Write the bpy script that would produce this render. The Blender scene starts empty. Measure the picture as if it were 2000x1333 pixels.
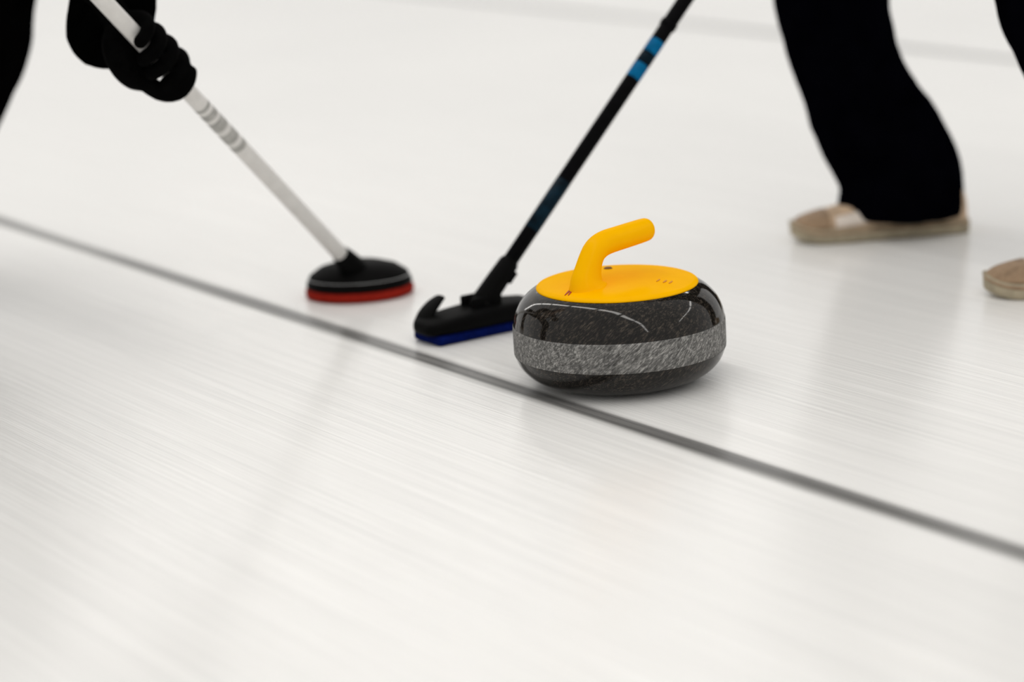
import bpy, bmesh, math, random
from mathutils import Vector, Matrix, Quaternion
random.seed(4)
sc = bpy.context.scene
COL = sc.collection
V = Vector

# ---------------------------------------------------------------- camera
CAM_H = 0.8926
PITCH = math.radians(13.6675)
ROLL = math.radians(3.3)
fwd = V((0, math.cos(PITCH), -math.sin(PITCH)))
up0 = V((0, math.sin(PITCH), math.cos(PITCH)))
rt0 = V((1, 0, 0))
rt = rt0 * math.cos(ROLL) - up0 * math.sin(ROLL)
up = rt0 * math.sin(ROLL) + up0 * math.cos(ROLL)
cam_d = bpy.data.cameras.new('camera')
cam = bpy.data.objects.new('camera', cam_d)
COL.objects.link(cam)
m = Matrix((rt, up, -fwd)).transposed().to_4x4()
m.translation = (0, 0, CAM_H)
cam.matrix_world = m
cam_d.sensor_width = 36.0
cam_d.lens = 36.0 * 5060 / 2000
cam_d.clip_end = 200
cam_d.dof.use_dof = True
cam_d.dof.focus_distance = 3.40
cam_d.dof.aperture_fstop = 1.8
sc.camera = cam

# ---------------------------------------------------------------- light
world = bpy.data.worlds.new('hall_ambient')
sc.world = world
world.use_nodes = True
bg = world.node_tree.nodes['Background']
bg.inputs['Color'].default_value = (1.0, 0.985, 0.96, 1)
bg.inputs['Strength'].default_value = 0.72
sc.view_settings.view_transform = 'Standard'
sc.view_settings.look = 'None'
sc.view_settings.exposure = 0.0
sc.view_settings.gamma = 1.0
sc.view_settings.use_curve_mapping = False

LDIR = V((-0.5449, 0.8385, 0))          # the way the sheets (and lamp rows) run
LNOR = V((0.8385, 0.5449, 0))
# rows of fluorescent ceiling lamps along the sheets, 4.3 m up
for off in (1.35, 7.42):
    for k in range(-5, 11):
        if off != 1.35 and (k < -3 or k > 7):
            continue
        ld = bpy.data.lights.new('ceiling_lamp', 'AREA')
        ld.shape = 'RECTANGLE'
        ld.size = 1.68
        ld.size_y = 0.26
        ld.energy = 14.8
        ld.color = (1.0, 0.97, 0.93)
        lo = bpy.data.objects.new('ceiling_lamp', ld)
        COL.objects.link(lo)
        lo.location = LNOR * off + LDIR * (2.6 + k * 1.9) + V((0, 0, 4.33))
        lo.rotation_euler = (0, 0, math.atan2(LDIR.y, LDIR.x))


# ---------------------------------------------------------------- materials
def nodes_of(name):
    mt = bpy.data.materials.new(name)
    mt.use_nodes = True
    nt = mt.node_tree
    return mt, nt, nt.nodes['Principled BSDF']


def N(nt, kind, **kw):
    n = nt.nodes.new(kind)
    for k, v in kw.items():
        setattr(n, k, v)
    return n


def ramp(nt, fac, stops):
    r = N(nt, 'ShaderNodeValToRGB')
    el = r.color_ramp.elements
    el[0].position, el[0].color = stops[0][0], stops[0][1]
    el[1].position, el[1].color = stops[-1][0], stops[-1][1]
    for p, c in stops[1:-1]:
        e = el.new(p)
        e.color = c
    nt.links.new(fac, r.inputs['Fac'])
    return r


def noise(nt, scale, detail=3, rough=0.55, vec=None):
    n = N(nt, 'ShaderNodeTexNoise')
    n.inputs['Scale'].default_value = scale
    n.inputs['Detail'].default_value = detail
    n.inputs['Roughness'].default_value = rough
    if vec is not None:
        nt.links.new(vec, n.inputs['Vector'])
    return n


def coords(nt, scale=(1, 1, 1), rot=(0, 0, 0), kind='Object', loc=(0, 0, 0)):
    t = N(nt, 'ShaderNodeTexCoord')
    mp = N(nt, 'ShaderNodeMapping')
    mp.inputs['Scale'].default_value = scale
    mp.inputs['Rotation'].default_value = rot
    mp.inputs['Location'].default_value = loc
    nt.links.new(t.outputs[kind], mp.inputs['Vector'])
    return mp.outputs['Vector']


def plain(name, col, rough=0.5, spec=0.5, var=0.12, scale=40, bump=0.0, bscale=200, sheen=0.0, coat=0.0):
    mt, nt, b = nodes_of(name)
    v = coords(nt)
    n = noise(nt, scale, 4, 0.6, v)
    lo = tuple(max(0, c * (1 - var)) for c in col) + (1,)
    hi = tuple(min(1, c * (1 + var)) for c in col) + (1,)
    r = ramp(nt, n.outputs['Fac'], [(0.3, lo), (0.7, hi)])
    nt.links.new(r.outputs['Color'], b.inputs['Base Color'])
    b.inputs['Roughness'].default_value = rough
    b.inputs['Specular IOR Level'].default_value = spec
    b.inputs['Sheen Weight'].default_value = sheen
    b.inputs['Coat Weight'].default_value = coat
    b.inputs['Coat Roughness'].default_value = 0.25
    if bump:
        n2 = noise(nt, bscale, 3, 0.6, v)
        bp = N(nt, 'ShaderNodeBump')
        bp.inputs['Strength'].default_value = bump
        bp.inputs['Distance'].default_value = 0.002
        nt.links.new(n2.outputs['Fac'], bp.inputs['Height'])
        nt.links.new(bp.outputs['Normal'], b.inputs['Normal'])
    return mt


ANG = math.atan2(LDIR.y, LDIR.x)


def ice_material():
    mt, nt, b = nodes_of('ice')
    # fine streaks along the sheet: scratches, and smeared highlights painted into the colour
    u = coords(nt, rot=(0, 0, -ANG))
    st = N(nt, 'ShaderNodeMapping')
    st.inputs['Scale'].default_value = (1.5, 150, 1)
    nt.links.new(u, st.inputs['Vector'])
    n1 = noise(nt, 1.0, 4, 0.62, st.outputs['Vector'])
    st2 = N(nt, 'ShaderNodeMapping')
    st2.inputs['Scale'].default_value = (3.2, 420, 1)
    nt.links.new(u, st2.inputs['Vector'])
    n2 = noise(nt, 1.0, 3, 0.6, st2.outputs['Vector'])
    big = noise(nt, 0.9, 2, 0.5, u)
    mx = N(nt, 'ShaderNodeMath', operation='MULTIPLY_ADD')
    nt.links.new(n2.outputs['Fac'], mx.inputs[0])
    mx.inputs[1].default_value = 0.6
    nt.links.new(n1.outputs['Fac'], mx.inputs[2])
    rc = ramp(nt, mx.outputs[0], [(0.58, (0.825, 0.820, 0.805, 1)), (0.80, (0.895, 0.887, 0.866, 1)),
                                  (1.0, (0.960, 0.952, 0.932, 1))])
    nt.links.new(rc.outputs['Color'], b.inputs['Base Color'])
    rr = N(nt, 'ShaderNodeMapRange')
    rr.inputs['From Min'].default_value = 0.3
    rr.inputs['From Max'].default_value = 0.7
    rr.inputs['To Min'].default_value = 0.13
    rr.inputs['To Max'].default_value = 0.22
    nt.links.new(big.outputs['Fac'], rr.inputs['Value'])
    nt.links.new(rr.outputs['Result'], b.inputs['Roughness'])
    b.inputs['IOR'].default_value = 1.31
    b.inputs['Specular IOR Level'].default_value = 0.5
    bp = N(nt, 'ShaderNodeBump')
    bp.inputs['Strength'].default_value = 0.45
    bp.inputs['Distance'].default_value = 0.0012
    nt.links.new(mx.outputs[0], bp.inputs['Height'])
    nt.links.new(bp.outputs['Normal'], b.inputs['Normal'])
    return mt


def line_material(name, dark, mid, strength, half):
    """a paper/paint line frozen under the ice: streaky, soft at its edges"""
    mt, nt, b = nodes_of(name)
    out = nt.nodes['Material Output']
    v = coords(nt)                                        # x along, y across (metres)
    st = N(nt, 'ShaderNodeMapping')
    st.inputs['Scale'].default_value = (0.9, 120, 1)
    nt.links.new(v, st.inputs['Vector'])
    n1 = noise(nt, 1.0, 4, 0.65, st.outputs['Vector'])
    rc = ramp(nt, n1.outputs['Fac'], [(0.32, dark + (1,)), (0.68, mid + (1,))])
    nt.links.new(rc.outputs['Color'], b.inputs['Base Color'])
    b.inputs['Roughness'].default_value = 0.18
    b.inputs['IOR'].default_value = 1.31
    sx = N(nt, 'ShaderNodeSeparateXYZ')
    nt.links.new(v, sx.inputs[0])
    ab = N(nt, 'ShaderNodeMath', operation='ABSOLUTE')
    nt.links.new(sx.outputs['Y'], ab.inputs[0])
    wob = N(nt, 'ShaderNodeMath', operation='MULTIPLY_ADD')
    nt.links.new(n1.outputs['Fac'], wob.inputs[0])
    wob.inputs[1].default_value = half * 0.9
    nt.links.new(ab.outputs[0], wob.inputs[2])
    mr = N(nt, 'ShaderNodeMapRange')
    mr.interpolation_type = 'SMOOTHSTEP'
    mr.inputs['From Min'].default_value = half * 0.62
    mr.inputs['From Max'].default_value = half * 1.38
    mr.inputs['To Min'].default_value = strength
    mr.inputs['To Max'].default_value = 0.0
    nt.links.new(wob.outputs[0], mr.inputs['Value'])
    lf = N(nt, 'ShaderNodeMapping')
    lf.inputs['Scale'].default_value = (1.1, 6, 1)
    nt.links.new(v, lf.inputs['Vector'])
    n3 = noise(nt, 1.0, 2, 0.5, lf.outputs['Vector'])
    mr2 = N(nt, 'ShaderNodeMapRange')
    mr2.inputs['From Min'].default_value = 0.35
    mr2.inputs['From Max'].default_value = 0.65
    mr2.inputs['To Min'].default_value = 0.55
    mr2.inputs['To Max'].default_value = 1.0
    nt.links.new(n3.outputs['Fac'], mr2.inputs['Value'])
    ml = N(nt, 'ShaderNodeMath', operation='MULTIPLY')
    nt.links.new(mr.outputs['Result'], ml.inputs[0])
    nt.links.new(mr2.outputs['Result'], ml.inputs[1])
    tr = N(nt, 'ShaderNodeBsdfTransparent')
    mix = N(nt, 'ShaderNodeMixShader')
    nt.links.new(ml.outputs[0], mix.inputs[0])
    nt.links.new(tr.outputs[0], mix.inputs[1])
    nt.links.new(b.outputs[0], mix.inputs[2])
    nt.links.new(mix.outputs[0], out.inputs['Surface'])
    return mt


def granite(name, dark, mid, light, rough, coat, thr=0.60, spec=0.4):
    mt, nt, b = nodes_of(name)
    v = coords(nt, rot=(0.15, 0.72, 0))
    st = N(nt, 'ShaderNodeMapping')
    st.inputs['Scale'].default_value = (0.34, 1.0, 1.35)
    nt.links.new(v, st.inputs['Vector'])
    n1 = noise(nt, 480, 3, 0.6, st.outputs['Vector'])
    n2 = noise(nt, 190, 4, 0.65, st.outputs['Vector'])
    ad = N(nt, 'ShaderNodeMath', operation='MULTIPLY_ADD')
    nt.links.new(n2.outputs['Fac'], ad.inputs[0])
    ad.inputs[1].default_value = 0.5
    h = N(nt, 'ShaderNodeMath', operation='MULTIPLY')
    nt.links.new(n1.outputs['Fac'], h.inputs[0])
    h.inputs[1].default_value = 0.5
    nt.links.new(h.outputs[0], ad.inputs[2])
    r = ramp(nt, ad.outputs[0], [(0.36, dark + (1,)), (thr - 0.06, mid + (1,)), (thr + 0.08, light + (1,))])
    nt.links.new(r.outputs['Color'], b.inputs['Base Color'])
    b.inputs['Roughness'].default_value = rough
    b.inputs['Specular IOR Level'].default_value = spec
    b.inputs['Coat Weight'].default_value = coat
    b.inputs['Coat Roughness'].default_value = 0.03
    return mt


M = {}
M['ice'] = ice_material()
M['line_dark'] = line_material('line_dark', (0.030, 0.030, 0.030), (0.26, 0.255, 0.245), 0.93, 0.029)
M['line_far'] = line_material('line_far', (0.06, 0.06, 0.06), (0.20, 0.20, 0.195), 0.95, 0.036)
M['granite'] = granite('granite_polished', (0.004, 0.0035, 0.003), (0.012, 0.0105, 0.009), (0.070, 0.056, 0.044), 0.06, 0.0, 0.57, 0.25)
M['band'] = granite('granite_frosted', (0.034, 0.033, 0.031), (0.135, 0.132, 0.126), (0.40, 0.39, 0.37), 0.6, 0.0, 0.56)
M['yellow'] = plain('yellow_plastic', (1.0, 0.49, 0.0), 0.36, 0.0, 0.03, 30, coat=0.07)
M['red_mark'] = plain('red_print', (0.36, 0.035, 0.006), 0.5, 0.3)
M['orange_mark'] = plain('orange_print', (0.70, 0.26, 0.003), 0.5, 0.3)
M['bolt'] = plain('bolt_dark', (0.16, 0.07, 0.006), 0.5, 0.3)
M['black'] = plain('black_plastic', (0.002, 0.002, 0.002), 0.6, 0.05, 0.2)
M['carbon'] = plain('black_shaft', (0.0025, 0.0025, 0.003), 0.42, 0.03, 0.3, 90)
M['cyan'] = plain('cyan_print', (0.0, 0.115, 0.27), 0.4, 0.06, 0.35, 60)
M['teal'] = plain('teal_print', (0.0015, 0.012, 0.022), 0.4, 0.06, 0.6, 60)
M['blue_pad'] = plain('blue_pad', (0.002, 0.007, 0.075), 0.85, 0.03, 0.3, 150, 0.4, 500)
M['red_pad'] = plain('red_pad', (0.27, 0.016, 0.009), 0.85, 0.04, 0.25, 150, 0.4, 500)
M['shaft_light'] = plain('pale_shaft', (0.74, 0.725, 0.70), 0.4, 0.4, 0.06, 40)
M['tape_grey'] = plain('grey_print', (0.40, 0.395, 0.375), 0.5, 0.4, 0.2, 90)
M['silver'] = plain('silver_glint', (0.42, 0.42, 0.42), 0.3, 0.5, 0.1, 60)
M['navy'] = plain('navy_cloth', (0.0010, 0.0010, 0.0020), 0.95, 0.0, 0.4, 20, 0.25, 300)
M['blackcloth'] = plain('black_cloth', (0.0010, 0.0010, 0.0010), 0.95, 0.0, 0.4, 20, 0.25, 300)
M['glove'] = plain('black_glove', (0.0015, 0.0015, 0.0015), 0.85, 0.02, 0.4, 60, 0.3, 250)
M['grey_patch'] = plain('grey_glove_patch', (0.16, 0.15, 0.14), 0.6, 0.3, 0.4, 90)
M['tan'] = plain('tan_suede', (0.56, 0.41, 0.28), 0.85, 0.2, 0.25, 45, 0.3, 300)
M['cream'] = plain('cream_leather', (0.80, 0.71, 0.63), 0.55, 0.35, 0.1, 40)
M['brown'] = plain('brown_trim', (0.33, 0.225, 0.14), 0.7, 0.25, 0.25, 60)
M['gum'] = plain('olive_rubber', (0.40, 0.345, 0.245), 0.7, 0.25, 0.2, 50)
M['skin'] = plain('skin', (0.55, 0.33, 0.24), 0.5, 0.35, 0.08, 30)
M['lip'] = plain('lip', (0.42, 0.17, 0.14), 0.45, 0.35, 0.08, 30)
M['eye'] = plain('eye_white', (0.75, 0.73, 0.7), 0.2, 0.5, 0.04, 30)
M['iris'] = plain('iris', (0.06, 0.04, 0.025), 0.2, 0.5, 0.2, 30)
M['hair'] = plain('brown_hair', (0.05, 0.03, 0.018), 0.7, 0.3, 0.4, 200)


# ---------------------------------------------------------------- mesh helpers
ORG = {}


def smooth(me, on=True):
    me.polygons.foreach_set('use_smooth', [on] * len(me.polygons))


def link(name, me, mat, parent=None, flat=False):
    o = bpy.data.objects.new(name, me)
    me.materials.clear()
    me.materials.append(M[mat])
    smooth(me, not flat)
    COL.objects.link(o)
    if parent is not None:
        o.parent = parent
        root = parent
        while root.parent:
            root = root.parent
        ORG[o] = ORG[root]
    return o


def build(name, geo, mat, parent=None, flat=False):
    """geo = (verts in world metres, faces)"""
    vs, fs = geo
    o0 = V((0, 0, 0))
    if parent is not None:
        root = parent
        while root.parent:
            root = root.parent
        o0 = ORG[root]
    me = bpy.data.meshes.new(name)
    me.from_pydata([tuple(V(v) - o0) for v in vs], [], fs)
    bm = bmesh.new()
    bm.from_mesh(me)
    bmesh.ops.recalc_face_normals(bm, faces=bm.faces)
    bm.to_mesh(me)
    bm.free()
    return link(name, me, mat, parent, flat)


def root(name, loc, label, cat, group=None):
    o = bpy.data.objects.new(name, None)
    o.empty_display_size = 0.1
    COL.objects.link(o)
    o.location = loc
    ORG[o] = V(loc)
    o['label'] = label
    o['category'] = cat
    if group:
        o['group'] = group
    return o


def join(*geos):
    vs, fs = [], []
    for g in geos:
        k = len(vs)
        vs += [V(v) for v in g[0]]
        fs += [tuple(i + k for i in f) for f in g[1]]
    return vs, fs


def xform(geo, mat):
    return [mat @ V(v) for v in geo[0]], geo[1]


def lofted(rings, closed_ends=True):
    n = len(rings[0])
    vs = [V(p) for r in rings for p in r]
    fs = []
    for i in range(len(rings) - 1):
        for j in range(n):
            a, b2 = i * n + j, i * n + (j + 1) % n
            fs.append((a, b2, b2 + n, a + n))
    if closed_ends:
        fs.append(tuple(range(n))[::-1])
        k = (len(rings) - 1) * n
        fs.append(tuple(range(k, k + n)))
    return vs, fs


def catmull(pts, sub):
    """pts: list of tuples (any length) -> smooth interpolation"""
    P = [tuple(p) for p in pts]
    out = []
    for i in range(len(P) - 1):
        p0 = P[max(i - 1, 0)]
        p1, p2 = P[i], P[i + 1]
        p3 = P[min(i + 2, len(P) - 1)]
        for k in range(sub):
            t = k / sub
            out.append(tuple(0.5 * (2 * b + (c - a) * t + (2 * a - 5 * b + 4 * c - d) * t * t +
                                    (3 * b - a - 3 * c + d) * t ** 3) for a, b, c, d in zip(p0, p1, p2, p3)))
    out.append(P[-1])
    return out


def tube(pts, n=16, sub=1, side=None, round_ends=False):
    """pts: (x, y, z, ra[, rb]); side: a vector the 'a' axis is kept closest to"""
    pts = [p if len(p) == 5 else (*p, p[3]) for p in pts]
    if sub > 1:
        pts = catmull(pts, sub)
    if round_ends:
        a, b = V(pts[0][:3]), V(pts[1][:3])
        d = (a - b).normalized()
        r = pts[0][3:]
        ext = [(*(a + d * min(r) * math.sin(t)), r[0] * math.cos(t), r[1] * math.cos(t)) for t in (1.45, 1.1, 0.7, 0.35)]
        a, b = V(pts[-1][:3]), V(pts[-2][:3])
        d = (a - b).normalized()
        r = pts[-1][3:]
        ext2 = [(*(a + d * min(r) * math.sin(t)), r[0] * math.cos(t), r[1] * math.cos(t)) for t in (0.35, 0.7, 1.1, 1.45)]
        pts = ext + pts + ext2
    C = [V(p[:3]) for p in pts]
    T = []
    for i in range(len(C)):
        T.append((C[min(i + 1, len(C) - 1)] - C[max(i - 1, 0)]).normalized())
    if side is None:
        side = V((0, 0, 1)) if abs(T[0].z) < 0.9 else V((1, 0, 0))
    s = V(side)
    rings = []
    for c, t, p in zip(C, T, pts):
        s = (s - t * s.dot(t)).normalized()
        b = t.cross(s)
        rings.append([c + s * (p[3] * math.cos(q)) + b * (p[4] * math.sin(q)) for q in
                      [2 * math.pi * k / n for k in range(n)]])
    return lofted(rings)


def lathe(prof, n=64, c=(0, 0, 0)):
    """prof: (r, z) from bottom axis to top axis"""
    vs, fs = [], []
    c = V(c)
    idx = []
    for r, z in prof:
        if r < 1e-6:
            idx.append([len(vs)])
            vs.append(c + V((0, 0, z)))
        else:
            idx.append(list(range(len(vs), len(vs) + n)))
            vs += [c + V((r * math.cos(2 * math.pi * k / n), r * math.sin(2 * math.pi * k / n), z)) for k in range(n)]
    for a, b in zip(idx, idx[1:]):
        for k in range(n):
            k2 = (k + 1) % n
            if len(a) == 1 and len(b) == 1:
                continue
            if len(a) == 1:
                fs.append((a[0], b[k2], b[k]))
            elif len(b) == 1:
                fs.append((a[k], a[k2], b[0]))
            else:
                fs.append((a[k], a[k2], b[k2], b[k]))
    return vs, fs


def ellipsoid(c, rx, ry, rz, rot=None, n=20, k=12):
    prof = [(math.cos(t), math.sin(t)) for t in [(-0.5 + i / k) * math.pi for i in range(k + 1)]]
    prof[0] = (0, -1)
    prof[-1] = (0, 1)
    vs, fs = lathe(prof, n)
    mm = Matrix.Diagonal((rx, ry, rz))
    if rot is not None:
        mm = rot @ mm
    return [V(c) + mm @ v for v in vs], fs


def frame(x, z):
    """3x3 with columns x, y, z: x kept, z made square to it"""
    x = V(x).normalized()
    z = (V(z) - x * V(z).dot(x)).normalized()
    y = z.cross(x)
    return Matrix((x, y, z)).transposed()


def rbox(c, size, mat3=None, bevel=0.004, seg=3):
    bm = bmesh.new()
    bmesh.ops.create_cube(bm, size=1)
    for v in bm.verts:
        v.co = V((v.co.x * size[0], v.co.y * size[1], v.co.z * size[2]))
    bmesh.ops.bevel(bm, geom=bm.edges[:], offset=bevel, segments=seg, profile=0.5, affect='EDGES')
    bm.verts.index_update()
    vs = [v.co.copy() for v in bm.verts]
    fs = [tuple(v.index for v in f.verts) for f in bm.faces]
    bm.free()
    mm = mat3 if mat3 is not None else Matrix.Identity(3)
    return [V(c) + mm @ v for v in vs], fs


def fuse(name, geos, mat, parent, voxel, iters=6, disp=0.0):
    """weld overlapping closed lofts into one continuous smooth surface"""
    vs, fs = join(*geos)
    o0 = ORG[parent]
    me = bpy.data.meshes.new(name)
    me.from_pydata([tuple(v - o0) for v in vs], [], fs)
    bm = bmesh.new()
    bm.from_mesh(me)
    bmesh.ops.recalc_face_normals(bm, faces=bm.faces)
    bm.to_mesh(me)
    bm.free()
    tmp = bpy.data.objects.new('tmp', me)
    COL.objects.link(tmp)
    md = tmp.modifiers.new('r', 'REMESH')
    md.mode = 'VOXEL'
    md.voxel_size = voxel
    md.use_smooth_shade = True
    if iters:
        ms = tmp.modifiers.new('s', 'SMOOTH')
        ms.factor = 0.5
        ms.iterations = iters
    if disp:
        tx = bpy.data.textures.new(name + '_folds', 'CLOUDS')
        tx.noise_scale = 0.09
        mdp = tmp.modifiers.new('d', 'DISPLACE')
        mdp.texture = tx
        mdp.strength = disp
        mdp.mid_level = 0.5
    dg = bpy.context.evaluated_depsgraph_get()
    new = bpy.data.meshes.new_from_object(tmp.evaluated_get(dg))
    bpy.data.objects.remove(tmp)
    new.name = name
    return link(name, new, mat, parent)


# ---------------------------------------------------------------- the setting: ice and its lines
def sheet_quad(name, center, ang, lx, ly, z, mat, nx=1):
    me = bpy.data.meshes.new(name)
    vs = []
    for i in range(nx + 1):
        x = -lx / 2 + lx * i / nx
        vs += [(x, -ly / 2, 0), (x, ly / 2, 0)]
    fs = [(2 * i, 2 * i + 2, 2 * i + 3, 2 * i + 1) for i in range(nx)]
    me.from_pydata(vs, [], fs)
    o = link(name, me, mat, None, True)
    o.location = (center[0], center[1], z)
    o.rotation_euler = (0, 0, ang)
    return o


ice_bm = rbox((0, 0, 0), (44, 44, 0.06), None, 0.005, 1)
ice_me = bpy.data.meshes.new('floor')
ice_me.from_pydata([tuple(v) for v in ice_bm[0]], [], ice_bm[1])
ice = link('floor', ice_me, 'ice', None, True)
ice.location = (0, 8, -0.03)
ice['kind'] = 'structure'
ice['label'] = 'pale off-white pebbled ice of the curling sheet with fine scratches and painted highlight streaks'

l1 = sheet_quad('sheet_line', (0.063 - 0.5449 * 3, 3.302 + 0.8385 * 3), ANG, 18, 0.11, 0.0006, 'line_dark', 18)
l1['label'] = 'dark grey line in the ice that runs just in front of the stone'
l1['category'] = 'line'
l1['group'] = 'lines along the curling sheet'
l2 = sheet_quad('sheet_line', (0.743 - 0.5449 * 2, 7.06 + 0.8385 * 2), ANG, 24, 0.13, 0.0006, 'line_far', 24)
l2['label'] = 'faint far grey line in the ice behind the dark-trousered leg'
l2['category'] = 'line'
l2['group'] = 'lines along the curling sheet'

# ---------------------------------------------------------------- curling stone
SC = V((0.146, 3.415, 0))
stone = root('curling_stone', SC, 'grey granite curling stone with a yellow cap and handle on the ice', 'curling stone')
prof = catmull([(0.064, 0.0004), (0.090, 0.0020), (0.110, 0.0070), (0.126, 0.0160), (0.1375, 0.0290), (0.1432, 0.0430)], 5)
prof += [(0.1436, 0.05), (0.1436, 0.078)]
prof += catmull([(0.1434, 0.0850), (0.1405, 0.0975), (0.1340, 0.1110), (0.1245, 0.1220), (0.1155, 0.1290), (0.1080, 0.1325)], 5)
prof = [(0, 0.003), (0.058, 0.003)] + prof + [(0.09, 0.134), (0, 0.134)]
body = build('granite_body', lathe(prof, 128, SC), 'granite', stone)
band = build('striking_band', lathe([(0.1425, 0.0432), (0.1438, 0.0440), (0.1442, 0.048), (0.1443, 0.064), (0.1442, 0.080),
                                     (0.1438, 0.0838), (0.1425, 0.0846)], 128, SC), 'band', stone)
band['label'] = 'matt light grey band round the stone'
cap = build('cap', lathe(catmull([(0.1060, 0.1300), (0.1092, 0.1312), (0.1096, 0.1335), (0.1075, 0.1358)], 3) +
                         catmull([(0.1040, 0.1372), (0.085, 0.1402), (0.055, 0.1430), (0.025, 0.1442), (0.0005, 0.1445)], 4)
                         + [(0, 0.1445)], 128, SC), 'yellow', stone)
cap['label'] = 'yellow domed plastic cap'


def cap_z(x, y):
    r = math.hypot(x - SC.x, y - SC.y)
    pr = catmull([(0.0005, 0.1445), (0.025, 0.1442), (0.055, 0.1430), (0.085, 0.1402), (0.1040, 0.1372)], 4) + [(0.1075, 0.1358), (0.1096, 0.1335)]
    for (r0, z0), (r1, z1) in zip(pr, pr[1:]):
        if r <= r1:
            return z0 + (z1 - z0) * max(0, (r - r0)) / (r1 - r0)
    return 0.1335


GD = V((0.80, 0.60, 0)).normalized()            # the way the grip points
gl = V((-0.60, 0.80, 0))
# stem then grip; ra = across the grip direction, rb = along it
stem = [(0.1045, 3.3665, 0.1320, 0.0300, 0.0370), (0.1045, 3.3665, 0.1400, 0.0235, 0.0300), (0.1040, 3.3662, 0.1450, 0.0200, 0.0262), (0.1040, 3.3670, 0.1520, 0.0175, 0.0235),
        (0.1065, 3.3700, 0.1640, 0.0155, 0.0195), (0.1105, 3.3745, 0.1760, 0.0150, 0.0175),
        (0.1160, 3.3800, 0.1860, 0.0150, 0.0170), (0.1240, 3.3865, 0.1925, 0.0152, 0.0170), (0.1345, 3.3960, 0.1955, 0.0155, 0.0168),
        (0.1500, 3.4090, 0.1970, 0.0160, 0.0165), (0.1680, 3.4240, 0.1985, 0.0162, 0.0164), (0.1860, 3.4390, 0.2000, 0.0158, 0.0160),
        (0.1915, 3.4435, 0.2005, 0.0145, 0.0148), (0.1945, 3.4460, 0.2007, 0.0105, 0.0108), (0.1955, 3.4468, 0.2008, 0.0040, 0.0042)]
handle = build('handle', tube(stem, 28, 4, side=gl), 'yellow', stone)
handle['label'] = 'yellow gooseneck handle'


def stroke(points, w, mat, name):
    """small flat printed stroke lying on the cap, 0.5 mm thick"""
    top, n = [], len(points)
    vs = []
    for i, (x, y) in enumerate(points):
        a = V(points[max(i - 1, 0)])
        b = V(points[min(i + 1, n - 1)])
        d = (b - a).normalized()
        s = V((-d.y, d.x)) * (w[i] if isinstance(w, (list, tuple)) else w) / 2
        for q in (V((x, y)) + s, V((x, y)) - s):
            vs.append((q.x, q.y, cap_z(q.x, q.y) + 0.0009))
    k = len(vs)
    vs += [(x, y, z - 0.0020) for x, y, z in vs]
    fs = []
    for i in range(n - 1):
        a = 2 * i
        fs += [(a, a + 1, a + 3, a + 2), (k + a, k + a + 2, k + a + 3, k + a + 1),
               (a, a + 2, k + a + 2, k + a), (a + 1, k + a + 1, k + a + 3, a + 3)]
    fs += [(0, k, k + 1, 1), (2 * n - 2, 2 * n - 1, k + 2 * n - 1, k + 2 * n - 2)]
    return build(name, (vs, fs), mat, stone, True)


mk = stroke(catmull([(0.0868, 3.3781), (0.0798, 3.3573), (0.0731, 3.3421)], 4), [0.0020, 0.0022, 0.0024, 0.0026, 0.0027, 0.0024, 0.0020, 0.0014, 0.0008], 'red_mark', 'printed_mark')
mk['label'] = 'small dark red arrow mark by the handle'
stroke(catmull([(0.0872, 3.3779), (0.0833, 3.3578), (0.0777, 3.3397)], 4), [0.0020, 0.0026, 0.0030, 0.0034, 0.0036, 0.0032, 0.0026, 0.0018, 0.0010], 'red_mark', 'printed_mark')
for (x, y, w) in ((0.2000, 3.3790, 0.0020), (0.2085, 3.3740, 0.0028), (0.2160, 3.3710, 0.0026)):
    stroke([(x + 0.002, y + 0.006), (x, y), (x - 0.003, y - 0.006)], [w * 0.6, w, w * 0.5], 'orange_mark', 'printed_mark')
build('cap_bolt', lathe([(0, 0.139), (0.0055, 0.139), (0.006, 0.1435), (0.0045, 0.1450), (0, 0.1452)], 16, (0.1370, 3.4700, 0)), 'bolt', stone)

# ---------------------------------------------------------------- broom with the blue pad
A0 = V((-0.0480, 3.7330, 0.036))
A1 = V((0.2928, 3.9500, 0.4501))
ad = (A1 - A0).normalized()
broom_a = root('curling_broom', (A0.x, A0.y, 0), 'black curling broom with a blue pad and cyan shaft bands beside the stone',
               'broom', 'curling brooms')


def cyl(p, d, s0, s1, r, n=24):
    a, b = p + d * s0, p + d * s1
    return tube([(*(a + d * 0.0003), r * 0.96), (*(a + d * 0.0012), r), (*(b - d * 0.0012), r), (*(b - d * 0.0003), r * 0.96)], n)


build('shaft', cyl(A0, ad, 0.02, 1.20, 0.0116), 'carbon', broom_a)
ax = V((0.833, 0.553, 0)).normalized()
ay = V((-ax.y, ax.x, 0))
f3 = Matrix((ax, ay, V((0, 0, 1)))).transposed()
hc = V((-0.044, 3.738, 0))


def head_local(x, y, z):
    return hc + ax * x + ay * y + V((0, 0, z))


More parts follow.
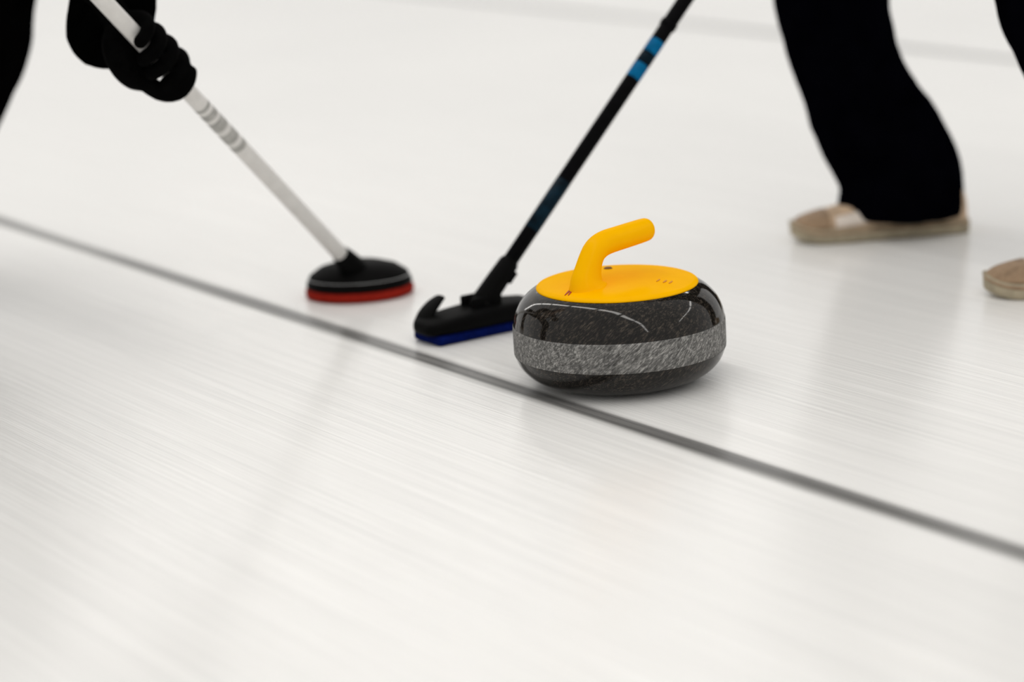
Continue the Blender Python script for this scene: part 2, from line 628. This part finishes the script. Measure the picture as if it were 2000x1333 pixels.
# plate: swept across its length, thin, with an upturned lip at the leading end
secs = [(-0.106, 0.017, 0.026, 0.030), (-0.103, 0.014, 0.031, 0.050), (-0.095, 0.013, 0.035, 0.064), (-0.075, 0.013, 0.038, 0.072),
        (-0.04, 0.013, 0.041, 0.076), (0.0, 0.013, 0.044, 0.077), (0.05, 0.013, 0.043, 0.076), (0.085, 0.013, 0.039, 0.072), (0.098, 0.014, 0.033, 0.060),
        (0.103, 0.017, 0.027, 0.034)]
rings = []
for x, z0, z1, w in secs:
    h = (z1 - z0) / 2
    rings.append([head_local(x, math.copysign(abs(math.cos(q)) ** 0.45, math.cos(q)) * w / 2,
                             (z0 + z1) / 2 + math.copysign(abs(math.sin(q)) ** 0.6, math.sin(q)) * h)
                  for q in [2 * math.pi * k / 24 for k in range(24)]])
build('head_plate', lofted(rings), 'black', broom_a)
build('clip_tab', tube([(*head_local(-0.090, 0.020, 0.026), 0.020, 0.008), (*head_local(-0.080, 0.022, 0.040), 0.019, 0.007), (*head_local(-0.066, 0.024, 0.051), 0.017, 0.006),
                      (*head_local(-0.054, 0.025, 0.058), 0.013, 0.004)], 14, 3, side=ay, round_ends=True), 'black', broom_a)
pad = build('pad', rbox(hc + V((0, 0, 0.0078)), (0.196, 0.072, 0.0150), f3, 0.006, 3), 'blue_pad', broom_a)
pad['label'] = 'dark blue fabric pad'
# hinge: two cheeks and a pin, then the socket that takes the shaft
build('hinge', join(rbox(head_local(0.002, 0.014, 0.040), (0.052, 0.009, 0.034), f3, 0.003),
                    rbox(head_local(0.002, -0.014, 0.040), (0.052, 0.009, 0.034), f3, 0.003),
                    tube([(*head_local(0.0, -0.022, 0.044), 0.006), (*head_local(0.0, 0.022, 0.044), 0.006)], 14)), 'black', broom_a)
build('socket', tube([(*(A0 + ad * -0.005), 0.017, 0.015), (*(A0 + ad * 0.02), 0.0175), (*(A0 + ad * 0.055), 0.0165), (*(A0 + ad * 0.085), 0.0150),
                      (*(A0 + ad * 0.090), 0.0125)], 20), 'black', broom_a)
build('clamp_lever', rbox(A0 + ad * 0.064 + V((0.014, -0.004, -0.004)), (0.020, 0.010, 0.010), frame(ad, (0, 0, 1)), 0.002), 'black', broom_a)


def sA(y):        # distance up the shaft for a height z
    return (y - A0.z) / ad.z


for z0, z1, mt in ((0.376, 0.394, 'cyan'), (0.342, 0.362, 'cyan'), (0.363, 0.375, 'teal'), (0.140, 0.205, 'teal')):
    bnd = build('printed_band', cyl(A0, ad, sA(z0), sA(z1), 0.01185), mt, broom_a)
    bnd['label'] = 'cyan band printed round the shaft' if mt == 'cyan' else 'dark teal print round the shaft'
build('grip_tape', cyl(A0, ad, sA(0.412), sA(0.420), 0.0135), 'carbon', broom_a)
build('end_cap', tube([(*(A0 + ad * 1.195), 0.0125), (*(A0 + ad * 1.212), 0.0125)], 20, round_ends=True), 'black', broom_a)

# ---------------------------------------------------------------- broom with the red pad
B0 = V((-0.2400, 4.0200, 0.0440))
B1 = V((-0.5413, 3.6200, 0.5336))
bd = (B1 - B0).normalized()
broom_b = root('curling_broom', (B0.x, B0.y, 0), 'curling broom with a pale shaft, rounded black head and red pad', 'broom', 'curling brooms')
build('shaft', cyl(B0, bd, 0.03, 1.20, 0.0125), 'shaft_light', broom_b)


def oval(z, rx, ry, c, n=40, tilt=0.0):
    return [V((c.x + rx * math.cos(q), c.y + ry * math.sin(q), z + tilt * rx * math.cos(q))) for q in [2 * math.pi * k / n for k in range(n)]]


bc = V((-0.238, 4.045, 0))
pb = build('pad', lofted([oval(0.0006, 0.080, 0.066, bc), oval(0.003, 0.086, 0.072, bc), oval(0.012, 0.087, 0.073, bc), oval(0.016, 0.083, 0.069, bc)]),
           'red_pad', broom_b)
pb['label'] = 'red fabric pad'
build('head_plate', lofted([oval(0.0155, 0.080, 0.066, bc), oval(0.018, 0.0845, 0.070, bc), oval(0.024, 0.084, 0.069, bc), oval(0.036, 0.078, 0.062, bc),
                            oval(0.047, 0.062, 0.048, bc), oval(0.053, 0.040, 0.034, bc), oval(0.055, 0.01, 0.01, bc)]), 'black', broom_b)
tr = build('glint_ring', lofted([oval(0.0306, 0.0818, 0.0663, bc), oval(0.0309, 0.0820, 0.0665, bc), oval(0.0314, 0.0815, 0.0660, bc), oval(0.0310, 0.079, 0.064, bc)]),
           'silver', broom_b)  # silver ring modelled in place of thin glints on the black head
tr['label'] = 'thin silver ring painted in for glints round the head'
build('socket', tube([(*(B0 + bd * -0.016), 0.022), (*(B0 + bd * 0.01), 0.0205), (*(B0 + bd * 0.035), 0.0175), (*(B0 + bd * 0.05), 0.0140)], 20), 'black', broom_b)
for k, (s0, s1) in enumerate(((0.345, 0.358), (0.366, 0.388), (0.396, 0.418), (0.424, 0.438), (0.444, 0.452))):
    gb = build('printed_band', cyl(B0, bd, s0, s1, 0.01275), 'tape_grey', broom_b)
    gb['label'] = 'grey band printed round the pale shaft'
build('end_cap', tube([(*(B0 + bd * 1.195), 0.0132), (*(B0 + bd * 1.212), 0.0132)], 20, round_ends=True), 'black', broom_b)


# ---------------------------------------------------------------- people
def shoe(parent, toe, heel, lift=0.0, zoff=0.0):
    """low sports shoe from heel to toe point (ground points)"""
    toe, heel = V((*toe, 0)), V((*heel, 0))
    d = (toe - heel)
    L = d.length
    d.normalize()
    s = V((-d.y, d.x, 0))
    def P(u, w, z):
        return heel + d * (u * L) + s * w + V((0, 0, z + zoff + lift * max(0, 0.55 - u)))
    out = [(0.0, 0.020), (0.02, 0.030), (0.10, 0.036), (0.25, 0.036), (0.45, 0.039), (0.65, 0.046), (0.80, 0.047), (0.90, 0.041), (0.97, 0.028), (1.0, 0.012)]
    dn = catmull(out, 4)
    def outline(z, grow=0.0, tip=0.0):
        l = []
        for u, w in dn:
            l.append(P(u + (u - 0.5) * tip, w + grow, z + 0.012 * max(0, (u - 0.82) / 0.18) ** 2))
        for u, w in dn[::-1]:
            l.append(P(u + (u - 0.5) * tip, -(w + grow), z + 0.012 * max(0, (u - 0.82) / 0.18) ** 2))
        return l
    # upper: sections along the foot, (u, half width, top height)
    up_s = [(0.010, 0.020, 0.060), (0.04, 0.031, 0.082), (0.12, 0.035, 0.092), (0.25, 0.036, 0.096), (0.38, 0.037, 0.094), (0.48, 0.039, 0.084),
            (0.60, 0.043, 0.068), (0.72, 0.045, 0.056), (0.84, 0.043, 0.047), (0.93, 0.034, 0.040), (0.975, 0.023, 0.033), (0.992, 0.010, 0.026)]
    rings = []
    for u, w, h in catmull(up_s, 3):
        r = []
        for k in range(22):
            q = math.pi * k / 21
            r.append(P(u, w * math.copysign(abs(math.cos(q)) ** 0.55, math.cos(q)), 0.016 + (h - 0.016) * abs(math.sin(q)) ** 0.75))
        r += [P(u, -w * 0.6, 0.012), P(u, 0, 0.012), P(u, w * 0.6, 0.012)]
        rings.append(r)
    o = build('shoe', lofted(rings), 'tan', parent)
    build('sole', lofted([outline(0.0, -0.003), outline(0.003, 0.0015), outline(0.018, 0.003), outline(0.023, 0.0008)]), 'gum', o)
    build('foxing_stripe', lofted([outline(0.0165, 0.0034), outline(0.0170, 0.0040, 0.003), outline(0.0200, 0.0040, 0.003), outline(0.0205, 0.0034)], True), 'brown', o)
    # side panels (cream) hugging the upper
    for sg in (-1, 1):
        g = []
        for u, w, h in catmull([(0.26, 0.0365, 0.096), (0.38, 0.0375, 0.094), (0.48, 0.0395, 0.084), (0.60, 0.0435, 0.068), (0.68, 0.045, 0.059), (0.77, 0.0455, 0.0525)], 4):
            r = []
            for q0, off in ((0.20, 0.0), (0.20, 0.0022), (0.45, 0.0026), (0.75, 0.0022), (0.75, 0.0)):
                r.append(P(u, sg * (w + off) * math.cos(q0) ** 0.55, 0.016 + (h + off - 0.016) * math.sin(q0) ** 0.75))
            g.append(r)
        build('side_panel', lofted(g), 'cream', o)
    # toe cap
    g = []
    for u, w, h in catmull([(0.80, 0.0447, 0.0505), (0.84, 0.0442, 0.0482), (0.90, 0.039, 0.0440), (0.95, 0.0310, 0.0395), (0.985, 0.0195, 0.0330), (0.998, 0.010, 0.0285)], 3):
        r = []
        for k in range(17):
            q = math.pi * (0.06 + 0.88 * k / 16)
            r.append(P(u, (w + 0.0008) * math.copysign(abs(math.cos(q)) ** 0.55, math.cos(q)), 0.016 + (h - 0.0152) * abs(math.sin(q)) ** 0.75))
        g.append(r)
    build('toe_cap', lofted(g), 'brown', o)
    # tongue and laces
    build('tongue', tube([(*P(0.62, 0, 0.062), 0.018, 0.005), (*P(0.52, 0, 0.077), 0.021, 0.006), (*P(0.42, 0, 0.094), 0.024, 0.006),
                          (*P(0.36, 0, 0.108), 0.022, 0.005)], 14, 2, side=s), 'cream', o)
    for u, h in ((0.46, 0.0905), (0.51, 0.0835), (0.56, 0.0770), (0.61, 0.0710), (0.66, 0.0650)):
        build('lace', tube([(*P(u, -0.027, h - 0.012), 0.0028), (*P(u + 0.01, -0.012, h), 0.0028), (*P(u + 0.01, 0.012, h), 0.0028), (*P(u, 0.027, h - 0.012), 0.0028)], 8, 3), 'cream', o)
    return o


def glove(parent, c, a, p, wrist, thumb_out=None, mat='glove', rs=0.0125, k=1.0, ln0=1.0):
    """gloved fist closed on a shaft: c on the axis, a = axis towards the thumb end, p = out to the back of the hand"""
    a = a.normalized()
    p = (p - a * p.dot(a)).normalized()
    t = a.cross(p)
    def Q(off, phi, rho):
        f = math.radians(phi)
        return c + a * (off * k) + (p * math.cos(f) + t * math.sin(f)) * (rs + (rho - rs) * k)
    geos = [ellipsoid(c + p * (rs + 0.019 * k), 0.047 * k, 0.020 * k, 0.037 * k, Matrix((a, p, t)).transposed())]
    for i, (off, ln, r) in enumerate(((0.036, 1.0, 0.0108), (0.0125, 1.06, 0.0110), (-0.011, 1.0, 0.0106), (-0.034, 0.88, 0.0096))):
        pts = []
        for phi, rho in ((20, rs + 0.024), (48, rs + 0.0215), (80, rs + 0.0135), (118, rs + 0.0105), (160, rs + 0.0100), (198, rs + 0.0105), (228, rs + 0.0115)):
            ph = 20 + (phi - 20) * ln * ln0
            pts.append((*Q(off, ph, rho), k * r * (1.08 if phi == 48 else 1.0 - 0.0006 * phi)))
        geos.append(tube(pts, 12, 3, round_ends=True))
    if thumb_out is None:
        th = [(*Q(0.020, -30, rs + 0.020), 0.0150), (*Q(0.042, -70, rs + 0.017), 0.0135), (*Q(0.052, -110, rs + 0.015), 0.0120),
              (*Q(0.050, -150, rs + 0.0150), 0.0110), (*Q(0.046, -175, rs + 0.0160), 0.0098)]
    else:
        th = [(*Q(0.010, -35, rs + 0.018), 0.0160)] + [(*x[0], x[1]) for x in thumb_out]
    geos.append(tube(th, 12, 3, round_ends=True))
    w = V(wrist)
    base = c + p * (rs + 0.020)
    dw = (w - base)
    geos.append(tube([(*base, 0.030, 0.020), (*(base + dw * 0.45), 0.032, 0.024), (*(base + dw * 0.8), 0.033, 0.029), (*w, 0.037, 0.034)], 18, 3, side=a, round_ends=True))
    return fuse('glove', geos, mat, parent, 0.0026, 3)


def head(parent, c, f, upv):
    """head about 0.23 m tall with a face looking along f"""
    f = V(f).normalized()
    u = (V(upv) - f * V(upv).dot(f)).normalized()
    r = f.cross(u)
    fr = Matrix((r, f, u)).transposed()
    def L(x, y, z):
        return V(c) + r * x + f * y + u * z
    geos = [ellipsoid(L(0, -0.015, 0.028), 0.075, 0.095, 0.088, fr), ellipsoid(L(0, 0.022, -0.045), 0.056, 0.062, 0.062, fr),
            ellipsoid(L(0, 0.052, -0.082), 0.026, 0.024, 0.022, fr), ellipsoid(L(0, 0.072, 0.038), 0.052, 0.016, 0.012, fr),
            tube([(*L(0, 0.078, 0.012), 0.008), (*L(0, 0.097, -0.020), 0.012), (*L(0, 0.088, -0.030), 0.013)], 12, 2, round_ends=True),
            ellipsoid(L(0.078, -0.012, -0.002), 0.010, 0.020, 0.032, fr), ellipsoid(L(-0.078, -0.012, -0.002), 0.010, 0.020, 0.032, fr),
            ellipsoid(L(0.040, 0.060, -0.018), 0.022, 0.020, 0.020, fr), ellipsoid(L(-0.040, 0.060, -0.018), 0.022, 0.020, 0.020, fr),
            tube([(*L(0, -0.015, -0.06), 0.058), (*L(0, -0.045, -0.14), 0.060), (*L(0, -0.07, -0.20), 0.075)], 18, 2)]
    h = fuse('head', geos, 'skin', parent, 0.005, 3)
    for sx in (-1, 1):
        build('eye', ellipsoid(L(sx * 0.032, 0.071, 0.012), 0.015, 0.012, 0.0085, fr), 'eye', h)
        build('iris', ellipsoid(L(sx * 0.032, 0.0805, 0.012), 0.0058, 0.0035, 0.0058, fr), 'iris', h)
    build('mouth', join(ellipsoid(L(0, 0.083, -0.056), 0.024, 0.006, 0.0045, fr), ellipsoid(L(0, 0.082, -0.064), 0.020, 0.006, 0.0050, fr)), 'lip', h)
    fuse('hair', [ellipsoid(L(0, -0.028, 0.045), 0.083, 0.096, 0.086, fr), ellipsoid(L(0, -0.055, -0.01), 0.076, 0.062, 0.066, fr)], 'hair', parent, 0.006, 3)
    return h


# ---- the sweeper with the navy trousers and tan shoes (right)
pa = root('person', (0.86, 4.03, 0), 'person in dark navy trousers and tan shoes sweeping behind the stone', 'person', 'sweepers')
leg1 = [(0.668, 4.285, 0.030, 0.106, 0.090), (0.669, 4.285, 0.060, 0.106, 0.090), (0.667, 4.283, 0.100, 0.102, 0.089), (0.643, 4.277, 0.155, 0.104, 0.090),
        (0.617, 4.272, 0.200, 0.098, 0.090), (0.590, 4.268, 0.260, 0.090, 0.088), (0.571, 4.264, 0.320, 0.090, 0.089), (0.557, 4.260, 0.400, 0.094, 0.091),
        (0.560, 4.250, 0.480, 0.098, 0.095), (0.640, 4.215, 0.565, 0.102, 0.100), (0.750, 4.170, 0.680, 0.108, 0.106), (0.855, 4.130, 0.790, 0.112, 0.110)]
leg2 = [(0.935, 3.765, 0.036, 0.090, 0.080), (0.936, 3.765, 0.075, 0.094, 0.084), (0.930, 3.766, 0.120, 0.092, 0.085), (0.908, 3.772, 0.200, 0.090, 0.086),
        (0.882, 3.785, 0.300, 0.090, 0.087), (0.850, 3.798, 0.390, 0.092, 0.090), (0.830, 3.812, 0.455, 0.096, 0.094), (0.838, 3.838, 0.540, 0.100, 0.098),
        (0.880, 3.880, 0.660, 0.106, 0.104), (0.920, 3.925, 0.790, 0.112, 0.110)]
fuse('trousers', [tube(leg1, 28, 4, side=(1, 0, 0)), tube(leg2, 28, 4, side=(1, 0, 0)),
                  ellipsoid((0.895, 4.030, 0.835), 0.150, 0.180, 0.135), ellipsoid((0.86, 4.03, 0.91), 0.135, 0.165, 0.10)], 'navy', pa, 0.0085, 4, 0.010)
shoe(pa, (0.478, 4.262), (0.776, 4.280))
shoe(pa, (0.712, 3.790), (1.012, 3.762))
handA1, handA2 = A0 + ad * 0.80, A0 + ad * 1.10
fuse('jacket', [tube([(0.90, 4.03, 0.84, 0.165, 0.140), (0.84, 4.035, 0.98, 0.160, 0.125), (0.74, 4.04, 1.12, 0.175, 0.130), (0.66, 4.045, 1.22, 0.165, 0.110),
                      (0.60, 4.045, 1.28, 0.085, 0.075)], 24, 4, side=(0, 1, 0), round_ends=True),
                tube([(0.66, 4.21, 1.20, 0.075), (0.72, 4.29, 1.09, 0.062), (0.78, 4.33, 0.97, 0.056), (0.72, 4.27, 0.915, 0.050), (0.665, 4.205, 0.86, 0.044)], 18, 3, round_ends=True),
                tube([(0.66, 3.88, 1.20, 0.075), (0.60, 3.82, 1.06, 0.062), (0.54, 3.80, 0.92, 0.056), (0.50, 3.88, 0.80, 0.050), (0.465, 3.965, 0.69, 0.044)], 18, 3, round_ends=True)],
     'navy', pa, 0.011, 4, 0.012)
glove(pa, handA1, ad, V((0.2, -1, 0.6)), (0.468, 3.960, 0.695))
glove(pa, handA2, ad, V((0.8, 0.6, 0.5)), (0.668, 4.208, 0.862))
head(pa, (0.520, 4.045, 1.400), (-0.85, -0.05, -0.45), (-0.35, 0, 0.9))

# ---- the sweeper at the left edge (black clothes and gloves)
pb_ = root('person', (-1.10, 3.85, 0), 'person in black trousers and gloves at the left edge holding the pale broom', 'person', 'sweepers')
legr = [(-1.030, 4.330, 0.040, 0.100, 0.090), (-1.027, 4.330, 0.090, 0.098, 0.088), (-0.992, 4.330, 0.180, 0.088, 0.084), (-0.937, 4.332, 0.270, 0.087, 0.085),
        (-0.891, 4.335, 0.345, 0.088, 0.086), (-0.865, 4.338, 0.405, 0.090, 0.088), (-0.850, 4.338, 0.475, 0.092, 0.092), (-0.862, 4.325, 0.545, 0.096, 0.094),
        (-0.930, 4.250, 0.610, 0.100, 0.098), (-1.020, 4.110, 0.680, 0.108, 0.106), (-1.110, 3.960, 0.750, 0.112, 0.110)]
legl = [(-1.150, 3.370, 0.040, 0.100, 0.090), (-1.147, 3.370, 0.090, 0.098, 0.088), (-1.110, 3.375, 0.190, 0.088, 0.082), (-1.050, 3.385, 0.320, 0.088, 0.084),
        (-1.005, 3.395, 0.430, 0.092, 0.090), (-0.995, 3.430, 0.520, 0.098, 0.096), (-1.040, 3.530, 0.600, 0.104, 0.102), (-1.110, 3.660, 0.690, 0.110, 0.108), (-1.150, 3.750, 0.750, 0.112, 0.110)]
fuse('trousers', [tube(legr, 28, 4, side=(1, 0, 0)), tube(legl, 28, 4, side=(1, 0, 0)),
                  ellipsoid((-1.15, 3.84, 0.785), 0.150, 0.175, 0.130)], 'blackcloth', pb_, 0.0085, 4, 0.010)
shoe(pb_, (-0.905, 4.330), (-1.200, 4.335))
shoe(pb_, (-0.970, 3.350), (-1.270, 3.375))
HB = B0 + bd * 0.582                       # lower hand on the pale shaft
HB2 = B0 + bd * 1.08
fuse('jacket', [tube([(-1.15, 3.83, 0.80, 0.165, 0.135), (-1.07, 3.81, 0.90, 0.160, 0.125), (-0.97, 3.77, 0.98, 0.172, 0.125), (-0.88, 3.74, 1.03, 0.160, 0.105),
                      (-0.815, 3.725, 1.06, 0.080, 0.072)], 24, 4, side=(0, 1, 0), round_ends=True),
                tube([(-0.88, 3.90, 1.00, 0.072), (-0.775, 3.90, 0.88, 0.060), (-0.665, 3.850, 0.760, 0.060), (-0.578, 3.800, 0.640, 0.060), (-0.548, 3.785, 0.560, 0.062), (-0.551, 3.765, 0.505, 0.064), (-0.557, 3.755, 0.478, 0.062)], 18, 3, round_ends=True),
                tube([(-0.90, 3.58, 1.00, 0.072), (-0.93, 3.47, 0.90, 0.060), (-0.93, 3.36, 0.82, 0.055), (-0.86, 3.35, 0.82, 0.050), (-0.79, 3.36, 0.82, 0.044)], 18, 3, round_ends=True)],
     'blackcloth', pb_, 0.011, 4, 0.012)
g1 = glove(pb_, HB, -bd, V((-0.75, -0.10, 0.30)), (-0.553, 3.735, 0.530), k=1.25, ln0=1.14)
glove(pb_, HB2, bd, V((-0.6, -0.6, 0.2)), (-0.785, 3.36, 0.82))
head(pb_, (-0.720, 3.715, 1.150), (0.9, 0.1, -0.42), (0.35, 0, 0.9))
